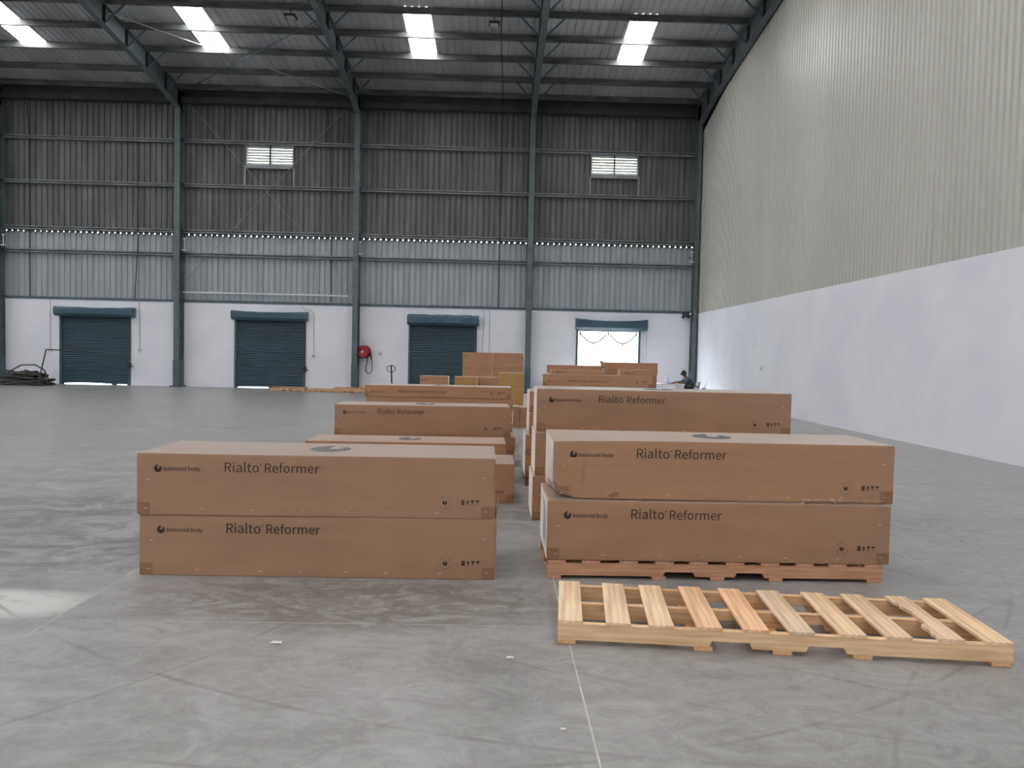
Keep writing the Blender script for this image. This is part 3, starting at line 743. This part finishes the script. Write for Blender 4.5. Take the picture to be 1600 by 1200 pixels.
# ------------------------------------------------------------------ cartons: front stacks
RT = 'Rialto Reformer'; AL = 'Allegro Nextgen Reformer'; AT = 'Allegro Nextgen Reformer Tower'
LG = 'long cartons stacked in the near row'
c1 = carton('lower long kraft carton on bare floor of the front left stack, flap at its end', -2.309, 4.885, .002, 0, 2.33, .70, .402, seed=1, text=RT, group=LG, bx=.115)
MB().box(2.331, 2.337, -.0, .45, .06, .405).add([(2.331, .0, .40), (2.337, 0, .40), (2.35, .40, .50), (2.344, .40, .50), (2.331, .12, .40), (2.337, .12, .40), (2.35, .42, .40), (2.344, .42, .40)], [(0, 1, 2, 3), (4, 5, 6, 7), (0, 3, 7, 4), (1, 2, 6, 5), (0, 1, 5, 4), (3, 2, 6, 7)]).build('flap', M['raw'], c1)
carton('upper long kraft carton on top of the front left stack, grey mark on its lid', -2.319, 4.866, .014, .404, 2.33, .70, .402, seed=2, text=RT, lid=True, group=LG)
c2 = carton('lower long kraft carton lying directly on the reddish pallet', .364, 4.943, .003, .127, 2.33, .70, .402, seed=3, text=RT, group=LG)
MB().box(-.0015, .002, .06, .36, .08, .34).build('shipping_label', M['label'], c2)
c3 = carton('battered long kraft carton with crushed corner on top of the pallet stack', .398, 4.985, .004, .531, 2.33, .70, .402, seed=4, text=RT, lid=True, group=LG, crush=True, tape=False, tint=(1.08, 1.07, 1.05))
MB().box(-.0015, .002, .08, .40, .10, .35).build('shipping_label', M['label'], c3)
MB().box(.03, .205, -.0013, .004, .09, .285).build('tape_patch', tint_tape := pmat('worn_pale_tape', (.365, .20, .115), (.40, .225, .13), 9, .36), c3)
MB().box(.03, .11, -.0016, .001, .055, .085).build('tape_patch', M['tape'], c3); MB().box(2.24, 2.326, -.0016, .001, .006, .09).build('tape_patch', M['tape'], c3)
MB().prism([(.395, .018), (.44, .022), (.452, .05), (.43, .056), (.40, .045), (.37, .03)], 'y', -.0014, .002).build('scuff_mark', M['tape'], c3)
mb = MB(); rnd = random.Random(3); x = 1.70
while x < 2.22:
    d = rnd.uniform(.03, .07); mb.add([(x, -.002, .012), (x + d, -.002, .010), (x + d, -.010, .022 + rnd.uniform(-.006, .006)), (x, -.008, .022 + rnd.uniform(-.006, .006)), (x, -.002, .027), (x + d, -.002, .027)], [(0, 1, 2, 3), (3, 2, 5, 4)]); x += d
mb.build('torn_edge', M['raw'], c3, fix=False)
mb = MB(); mb.tube([(1.60, -.006, .012), (1.64, -.014, -.018), (1.665, -.016, -.045), (1.66, -.016, -.075)], [.006, .005, .006, .003], 5).tube([(1.72, -.006, .014), (1.69, -.014, -.012), (1.668, -.016, -.04)], [.005, .006, .005], 5).tube([(1.90, -.004, .03), (1.925, -.012, .012), (1.93, -.012, -.004)], [.012, .01, .004], 5)
mb.build('torn_fibre', M['raw'], c3)['kind'] = 'stuff'
mb = MB().tube([(.50, -.004, .0), (.545, -.008, -.008), (.60, -.004, .003)], [.003, .006, .003], 5); mb.build('torn_fibre', M['raw'], c3)

# second and later rows, left of the aisle
carton('long kraft carton on the floor just behind the front left stack', -2.122, 7.457, 0, 0, 2.33, .70, .40, seed=5, text=RT, tint=(1.03, .96, .92), group='cartons along the aisle')
carton('pinkish long carton with a grey lid mark, third row left of the aisle', -2.191, 8.641, .020, 0, 2.33, .70, .455, seed=6, lid=True, tint=PK, brand=False, marks=False, group='cartons along the aisle')
carton('thin dark carton at floor level under the lone printed carton', -2.09, 9.88, .045, 0, 2.36, .70, .197, seed=7, tint=DK, small=True, text=None, group='cartons along the aisle')
carton('thin dark carton second from the floor under the lone printed carton', -2.08, 9.87, .045, .198, 2.36, .70, .197, seed=8, tint=DK, small=True, group='cartons along the aisle')
carton('long kraft carton with large printed title, topmost of the fourth row left of the aisle', -2.119, 9.87, .045, .396, 2.33, .70, .402, seed=9, text=RT, lid=True, group='cartons along the aisle')
for k in range(4):
    carton(('thin flat carton at floor level of the five high flat stack', 'thin flat carton second from the floor of the five high flat stack', 'thin flat carton in the middle of the five high flat stack', 'thin flat carton just under the topmost of the five high flat stack')[k],
           -2.12 + .012 * (k % 2), 12.2, .008, .1935 * k, 2.40, .70, .192, seed=10 + k, tint=PK, small=True, marks=k == 3, group='flat cartons five high')
carton('thin flat printed carton topmost of the five high flat stack', -2.136, 12.19, .008, .776, 2.40, .70, .187, seed=14, text=AL, tw=.80, tint=PK, lid=True, small=True, group='flat cartons five high')
# right of the aisle
carton('long carton on the floor under the tall three high stack behind the pallet', .353, 6.713, 0, 0, 2.33, .70, .402, seed=15, tint=PK, text=RT, group='three high stack behind the pallet')
carton('middle long carton of the three high stack behind the pallet', .372, 6.74, 0, .404, 2.33, .70, .395, seed=16, text=RT, group='three high stack behind the pallet')
carton('topmost long printed carton of the three high stack behind the pallet', .379, 6.775, -.012, .80, 2.33, .70, .395, seed=17, text=RT, lid=True, group='three high stack behind the pallet')
t = pallet('dark pallet under the four high stack farther down the aisle', .36, 8.50, 0, 2.33, .70, .10, [(.2, .17, .15)], 9, .12, False, dark=(.22, .18, .16))
for k in range(4):
    carton(('brown carton resting on the dark pallet, lowest of four', 'brown carton second up on the dark pallet', 'brown carton third up on the dark pallet', 'brown carton topmost of the four on the dark pallet')[k],
           .355 if k < 2 else .392, 8.49, 0, .101 + .247 * k, 2.33, .70, .245, seed=18 + k, tint=PK, small=True, group='four high stack on the dark pallet', bx=.09)
# stacks near the open dock door
for k in range(3):
    carton(('carton at floor level under the long tower carton', 'second carton from the floor under the long tower carton', 'third carton from the floor, right under the long tower carton')[k], .997, 15.72, 0, .2905 * k, 2.33, .70, .289, seed=22 + k, tint=PK, small=True, marks=False, slits=False, tape=False, group='cartons near the open dock door')
carton('long low printed carton near the open dock door, three small cartons around and on it', .997, 15.72, 0, .873, 2.33, .70, .24, seed=25, text=AT, tw=.88, tint=PK, small=True, group='cartons near the open dock door')
for k in range(4):
    carton('carton %s of the four high stack hidden behind the long low printed carton' % ('lowest', 'second up', 'third up', 'topmost')[k], 1.25, 16.50, 0, .280 * k, 2.33, .70, .278, seed=26 + k, tint=DK, small=True, marks=False, slits=False, tape=False, group='cartons near the open dock door')
sm = dict(small=True, slits=False, tape=False)
carton('shallow carton before the bottom edge of the open doorway, left of the open carton', 1.15, 16.75, 0, 1.12, 1.23, .45, .18, seed=31, tint=PK, brand=False, marks=False, **sm, group='cartons near the open dock door')
carton('slim carton lying on the long low printed carton, left half', 1.19, 16.02, 0, 1.114, 1.07, .34, .10, seed=32, tint=PK, marks=False, **sm, group='cartons near the open dock door')
co = carton('taller carton with a raised side flap in front of the open doorway', 2.41, 16.52, 0, 1.12, 1.19, .55, .27, seed=33, tint=PK, marks=False, **sm, group='cartons near the open dock door')
MB().obox((-.015, .25, .20), (.006, .5, .20), (0, math.radians(-14), 0)).build('flap', M['raw'], co)
carton('small slim carton lying on the long low printed carton, right half', 2.65, 15.85, 0, 1.114, .68, .34, .135, seed=34, tint=PK, **sm, group='cartons near the open dock door', marks=False)
# clutter before the third shutter
def stack(x, y, L, W, hs, labs, tint, marks=False, brand_from=0, **k):
    z = 0
    for i, (h, lb) in enumerate(zip(hs, labs)):
        c = carton(lb, x, y, 0, z, L, W, h, seed=40 + i, tint=tint, small=True, slits=False, tape=False, marks=marks, brand=i >= brand_from, group='cartons before the crumpled shutter', bx=.03); z += h + .001
    return c
c = stack(-1.83, 18.0, .68, .5, [.32, .32, .315], ['lowest carton of the low stack with the end painted as lit', 'middle carton of the low stack with the end painted as lit', 'topmost carton with its end painted white as lit before the crumpled shutter'], PK)
MB().box(.6805, .684, .01, .49, .01, .305).build('lit_end_face', M['label'], c)  # white sheet paints in the light falling on this end face
stack(-1.05, 19.0, .58, .5, [.31, .31, .305], ['lowest of the small yellowish cartons before the shutter', 'middle of the small yellowish cartons before the shutter', 'topmost small yellowish carton before the shutter'], YL, brand_from=5)
stack(-.465, 19.5, .57, .5, [.303, .303, .30], ['lowest brown carton between two yellowish stacks', 'middle brown carton between two yellowish stacks', 'topmost brown carton between two yellowish stacks'], PK)
stack(.08, 18.0, .60, .5, [.31, .375, .385], ['brown carton at the foot of the tall yellowish stack', 'yellowish carton in the middle of the tall stack by the aisle', 'large yellowish carton on top of the tall stack by the aisle'], YL, brand_from=5)
for q, x in enumerate((-.99, -.095)):
    stack(x, 22.0, .885, .55, [.415, .415, .375, .355], ['carton %s in the %s column of the tall double stack' % (a, ('shutter side', 'aisle side')[q]) for a in ('at floor level', 'second up', 'third up', 'topmost')], PK, brand_from=0 if q else 2, marks=False)
stack(.35, 22.75, .48, .5, [.5, .5, .49], ['lowest carton hidden behind the tall double stack', 'middle carton hidden behind the tall double stack', 'topmost carton peeking out behind the tall double stack'], DK, brand_from=5)
stack(.26, 21.25, .48, .4, [.34, .34, .34, .21], ['lowest pale carton before the tall double stack', 'second pale carton before the tall double stack', 'third pale carton before the tall double stack', 'topmost pale carton standing before the tall double stack'], (1.05, 1.0, .92), brand_from=5)
stack(.37, 15.40, .14, .5, [.275, .16], ['small brown carton standing in the aisle near the debris', 'small dented carton lying on top in the aisle'], DK, brand_from=5)
stack(.515, 15.42, .165, .5, [.265, .155], ['dark brown carton on the floor, farther along the aisle', 'flat dark carton on top of the dark brown aisle carton'], DK, brand_from=5)

# ------------------------------------------------------------------ pallet jack
t = thing('pallet_jack', 'dark hand pallet jack with a loop handle against the white wall', 'pallet jack', (-3.04, 22.0, 0))
MB().tube([(.0, .0, .30), (-.02, -.02, .7), (-.035, -.04, 1.12)], .022, 8).build('handle_bar', M['black'], t)
lp = [(-.035 + .125 * math.cos(a), -.04, 1.03 + .10 * math.sin(a)) for a in [math.radians(q) for q in (140, 90, 40, 10, -30, -70, -110, -150, 170)]]
MB().tube(lp, .012, 6, True).build('handle_loop', M['black'], t)
MB().lathe([(0, .08), (.06, .08), (.07, .12), (.07, .30), (0, .32)], 14).build('pump', M['red'], t)
for xx in (-.06, .06): MB().lathe([(0, -.025), (.085, -.025), (.09, 0), (.085, .025), (0, .025)], 16, 'x', (xx, 0, .09)).build('steer_wheel', M['black'], t)
MB().box(-.27, .27, .06, .16, .09, .30).build('frame', M['red'], t, bevel=.01)
for xx in (-.27, .11):
    f = MB().box(xx, xx + .16, .16, 1.25, .06, .10).build('fork', M['red'], t, bevel=.01)
    MB().lathe([(0, -.05), (.036, -.05), (.036, .05), (0, .05)], 12, 'x', (xx + .08, 1.12, .036)).build('load_roller', M['black'], f)

# ------------------------------------------------------------------ cable coil and pipe frame
t = thing('cable_coil', 'heap of coiled black cable on the floor beside the first shutter', 'cable', (-17.55, 28.15, 0))
rnd = random.Random(5)
for k in range(16):
    rx, ry = rnd.uniform(.65, 1.05), rnd.uniform(.45, .7); z = .04 + .028 * k; ph = rnd.uniform(0, 6); cx, cy = rnd.uniform(-.12, .12), rnd.uniform(-.1, .1); s = 1 - .022 * k
    pts = [(cx + rx * s * math.cos(a), cy + ry * s * math.sin(a), max(.035, z + .06 * math.sin(2 * a + ph))) for a in [2 * math.pi * i / 22 for i in range(22)]]
    MB().tube(pts, rnd.uniform(.028, .04), 6, True).build('cable_loop', M['cable'], t, smooth=True)
MB().tube([(-.85, 0, .2), (-.55, 0, .5), (-.1, -.05, .74), (.4, -.05, .76), (.72, -.02, .58), (.84, 0, .30), (.86, .05, .05)], .026, 6).build('cable_arch', M['cable'], t, smooth=True)
MB().tube([(.1, -.3, .3), (.22, -.32, .58), (.45, -.3, .5), (.95, -.3, .22), (1.05, -.25, .06)], .022, 6).build('cable_end', M['cable'], t, smooth=True)
t = thing('pipe_frame', 'thin dark pipe frame standing in front of the first shutter', 'frame', (-16.31, 27.25, 0))
MB().tube([(.08, 0, 1.343), (1.47, .03, 1.304), (2.99, .05, 1.256)], .022, 6).build('top_pipe', M['cable'], t)
MB().tube([(.08, 0, 1.343), (-.12, -.02, .425), (-.2, -.03, .02)], .022, 6).build('leg', M['cable'], t)

# ------------------------------------------------------------------ corner desk with seated person
t = thing('folding_table', 'white topped table with a laptop in the far corner', 'table', (6.0, 25.5, 0))
MB().box(-.40, .42, -.35, .35, .62, .65).build('table_top', M['white_plastic'], t, bevel=.006)
for x in (-.34, .36):
    for y in (-.30, .30): MB().box(x - .018, x + .018, y - .018, y + .018, 0, .62).build('leg', M['white_plastic'], t)
MB().box(.10, .40, -.34, -.33, .30, .62).build('modesty_panel', M['white_plastic'], t)
t = thing('laptop', 'open dark laptop standing on the white table', 'laptop', (5.93, 25.5, .651))
MB().box(-.02, .20, -.16, .16, 0, .018).build('keyboard_base', M['chair'], t); MB().obox((-.05, 0, .125), (.012, .32, .23), (0, math.radians(-14), 0)).build('screen', M['chair'], t)
t = thing('tub_chair', 'dark grey plastic chair pulled up to the white table', 'chair', (6.72, 25.5, 0))
MB().box(-.22, .20, -.22, .22, .35, .375).build('seat', M['chair'], t, bevel=.01)
MB().prism([(.17, .37), (.20, .37), (.27, .73), (.24, .73)], 'y', -.22, .22).build('backrest', M['chair'], t)
for s in (-1, 1): MB().prism([(-.16, .56), (.22, .56), (.23, .59), (-.16, .59)], 'y', s * .23 - .02, s * .23 + .02).build('armrest', M['chair'], t)
for x in (-.19, .19):
    for y in (-.19, .19): MB().tube([(x, y, .355), (x * 1.15, y * 1.15, 0)], .018, 6).build('leg', M['chair'], t)

def skin_mesh(name, nodes, edges_, mat, parent, root=0, sub=2):
    me = bpy.data.meshes.new(name); me.from_pydata([n[0] for n in nodes], edges_, [])
    o = bpy.data.objects.new(name, me); COL.objects.link(o)
    md = o.modifiers.new('skin', 'SKIN'); md.use_smooth_shade = True
    for i, n in enumerate(nodes):
        sv = me.skin_vertices[0].data[i]; sv.radius = (n[1], n[2] if len(n) > 2 else n[1]); sv.use_root = (i == root)
    o.modifiers.new('sub', 'SUBSURF').levels = sub; o.modifiers['sub'].render_levels = sub
    dg = bpy.context.evaluated_depsgraph_get(); m2 = bpy.data.meshes.new_from_object(o.evaluated_get(dg)); m2.name = name
    bpy.data.objects.remove(o)
    for p_ in m2.polygons: p_.use_smooth = True
    return obj(name, m2, mat, parent)
t = thing('person', 'person in a grey shirt leaning over the white table', 'person', (6.70, 25.5, 0))
nodes = [((0, 0, .52), .115, .15), ((-.04, 0, .66), .10, .14), ((-.11, 0, .80), .11, .16), ((-.17, 0, .89), .05), ((-.215, 0, .945), .052), ((-.25, 0, 1.0), .085, .08), ((-.27, 0, 1.05), .06)]
ed = [(0, 1), (1, 2), (2, 3), (3, 4), (4, 5), (5, 6)]
for s in (-1, 1):
    b = len(nodes); nodes += [((-.12, s * .17, .825), .058), ((-.23, s * .225, .70), .046), ((-.36, s * .18, .69), .038), ((-.45, s * .12, .70), .026), ((-.50, s * .11, .702), .024)]
    ed += [(2, b), (b, b + 1), (b + 1, b + 2), (b + 2, b + 3), (b + 3, b + 4)]
    hb = b + 4
    for k, (dy, ln) in enumerate(((-.03, .07), (-.01, .085), (.01, .08), (.03, .065))):
        f = len(nodes); nodes += [((-.55, s * .11 + dy, .69), .0095), ((-.55 - ln * .6, s * .11 + dy * 1.1, .685), .009), ((-.55 - ln, s * .11 + dy * 1.1, .672), .008)]; ed += [(hb, f), (f, f + 1), (f + 1, f + 2)]
    f = len(nodes); nodes += [((-.50, s * .11 - s * .045, .685), .011), ((-.535, s * .11 - s * .062, .675), .009)]; ed += [(b + 3, f), (f, f + 1)]
    h = len(nodes); nodes += [((-.05, s * .10, .50), .085), ((-.40, s * .11, .48), .06), ((-.39, s * .11, .28), .05), ((-.37, s * .11, .08), .036), ((-.45, s * .115, .04), .035), ((-.53, s * .12, .035), .028)]
    ed += [(0, h), (h, h + 1), (h + 1, h + 2), (h + 2, h + 3), (h + 3, h + 4), (h + 4, h + 5)]
body = skin_mesh('body', nodes, ed, M['skin'], t)
sn = [((.0, 0, .49), .13, .17), ((-.04, 0, .66), .112, .155), ((-.11, 0, .80), .122, .172), ((-.16, 0, .865), .07)]; se = [(0, 1), (1, 2), (2, 3)]
for s in (-1, 1):
    b = len(sn); sn += [((-.12, s * .17, .825), .07), ((-.23, s * .225, .70), .056), ((-.43, s * .13, .70), .036)]; se += [(2, b), (b, b + 1), (b + 1, b + 2)]
skin_mesh('shirt', sn, se, M['shirt'], t)
tn = [((0, 0, .50), .12, .155)]; te = []
for s in (-1, 1):
    b = len(tn); tn += [((-.05, s * .10, .50), .095), ((-.40, s * .11, .48), .07), ((-.39, s * .11, .28), .06), ((-.37, s * .11, .10), .05)]; te += [(0, b), (b, b + 1), (b + 1, b + 2), (b + 2, b + 3)]
skin_mesh('trousers', tn, te, M['trousers'], t)
hm = MB().lathe([(0, .105), (.05, .098), (.085, .06), (.098, .01), (.094, -.045), (.075, -.075)], 16, 'z', (0, 0, 0)); ho = hm.build('hair', M['hair'], t, smooth=True, loc=(-.238, 0, 1.012)); ho.rotation_euler = (0, math.radians(12), 0)
MB().lathe([(0, .03), (.012, .016), (.016, 0), (.010, -.012), (0, -.016)], 8, 'z', (0, 0, 0)).build('nose', M['skin'], t, smooth=True, loc=(-.345, 0, .985))
for s in (-1, 1):
    MB().lathe([(0, .012), (.01, .006), (.012, 0), (.01, -.006), (0, -.012)], 8, 'z').build('eye', M['hair'], t, smooth=True, loc=(-.325, s * .032, 1.008))
    MB().lathe([(0, .03), (.012, .02), (.016, 0), (.010, -.024), (0, -.03)], 8, 'z').build('ear', M['skin'], t, smooth=True, loc=(-.245, s * .088, .99))
MB().box(-.335, -.325, -.022, .022, .948, .954).build('mouth', M['trousers'], t)

t = thing('red_stand', 'small red tubular stand with a slanting rod by the white side wall', 'stand', (6.75, 24.0, 0))
for a in (0, 2.1, 4.2): MB().tube([(.16 * math.cos(a), .16 * math.sin(a), 0), (0, 0, .55)], .012, 6).build('leg', M['red'], t)
MB().tube([(-.07, 0, .56), (.07, 0, .57)], .016, 6).build('crossbar', M['red'], t); MB().tube([(-.02, 0, .54), (.08, -.02, .74)], .010, 6).build('rod', M['steel'], t)
# scraps of paper on the bare floor
for (x, y, s), lab in zip([(-1.09, 4.07 - .3, .03), (.10, 3.62, .02), (.30, 2.92, .012)], ['small white paper scrap on the stained floor', 'tiny white scrap beside the empty pallet corner', 'tiny white fleck next to the long floor joint']):
    o = MB().add([(-s, -s * .4, .002), (s, -s * .5, .004), (s * .8, s * .5, .003), (-s * .7, s * .4, .006)], [(0, 1, 2, 3)]).build('paper_scrap', M['label'], None, loc=(x, y, .001)); tag(o, lab, 'paper', 'paper scraps on the floor')
t = thing('glare_block', 'narrow white block standing in for floor glare behind the yellowish stack', 'box', (.80, 20.2, 0))  # white block added in place of the bright glare on the floor
MB().box(-.07, .07, 0, .30, 0, .44).build('glare_body', M['label'], t, bevel=.006)
MB().box(-.075, .075, -.01, .31, .41, .445).build('lid', M['white_plastic'], t)  # cap of the added glare block
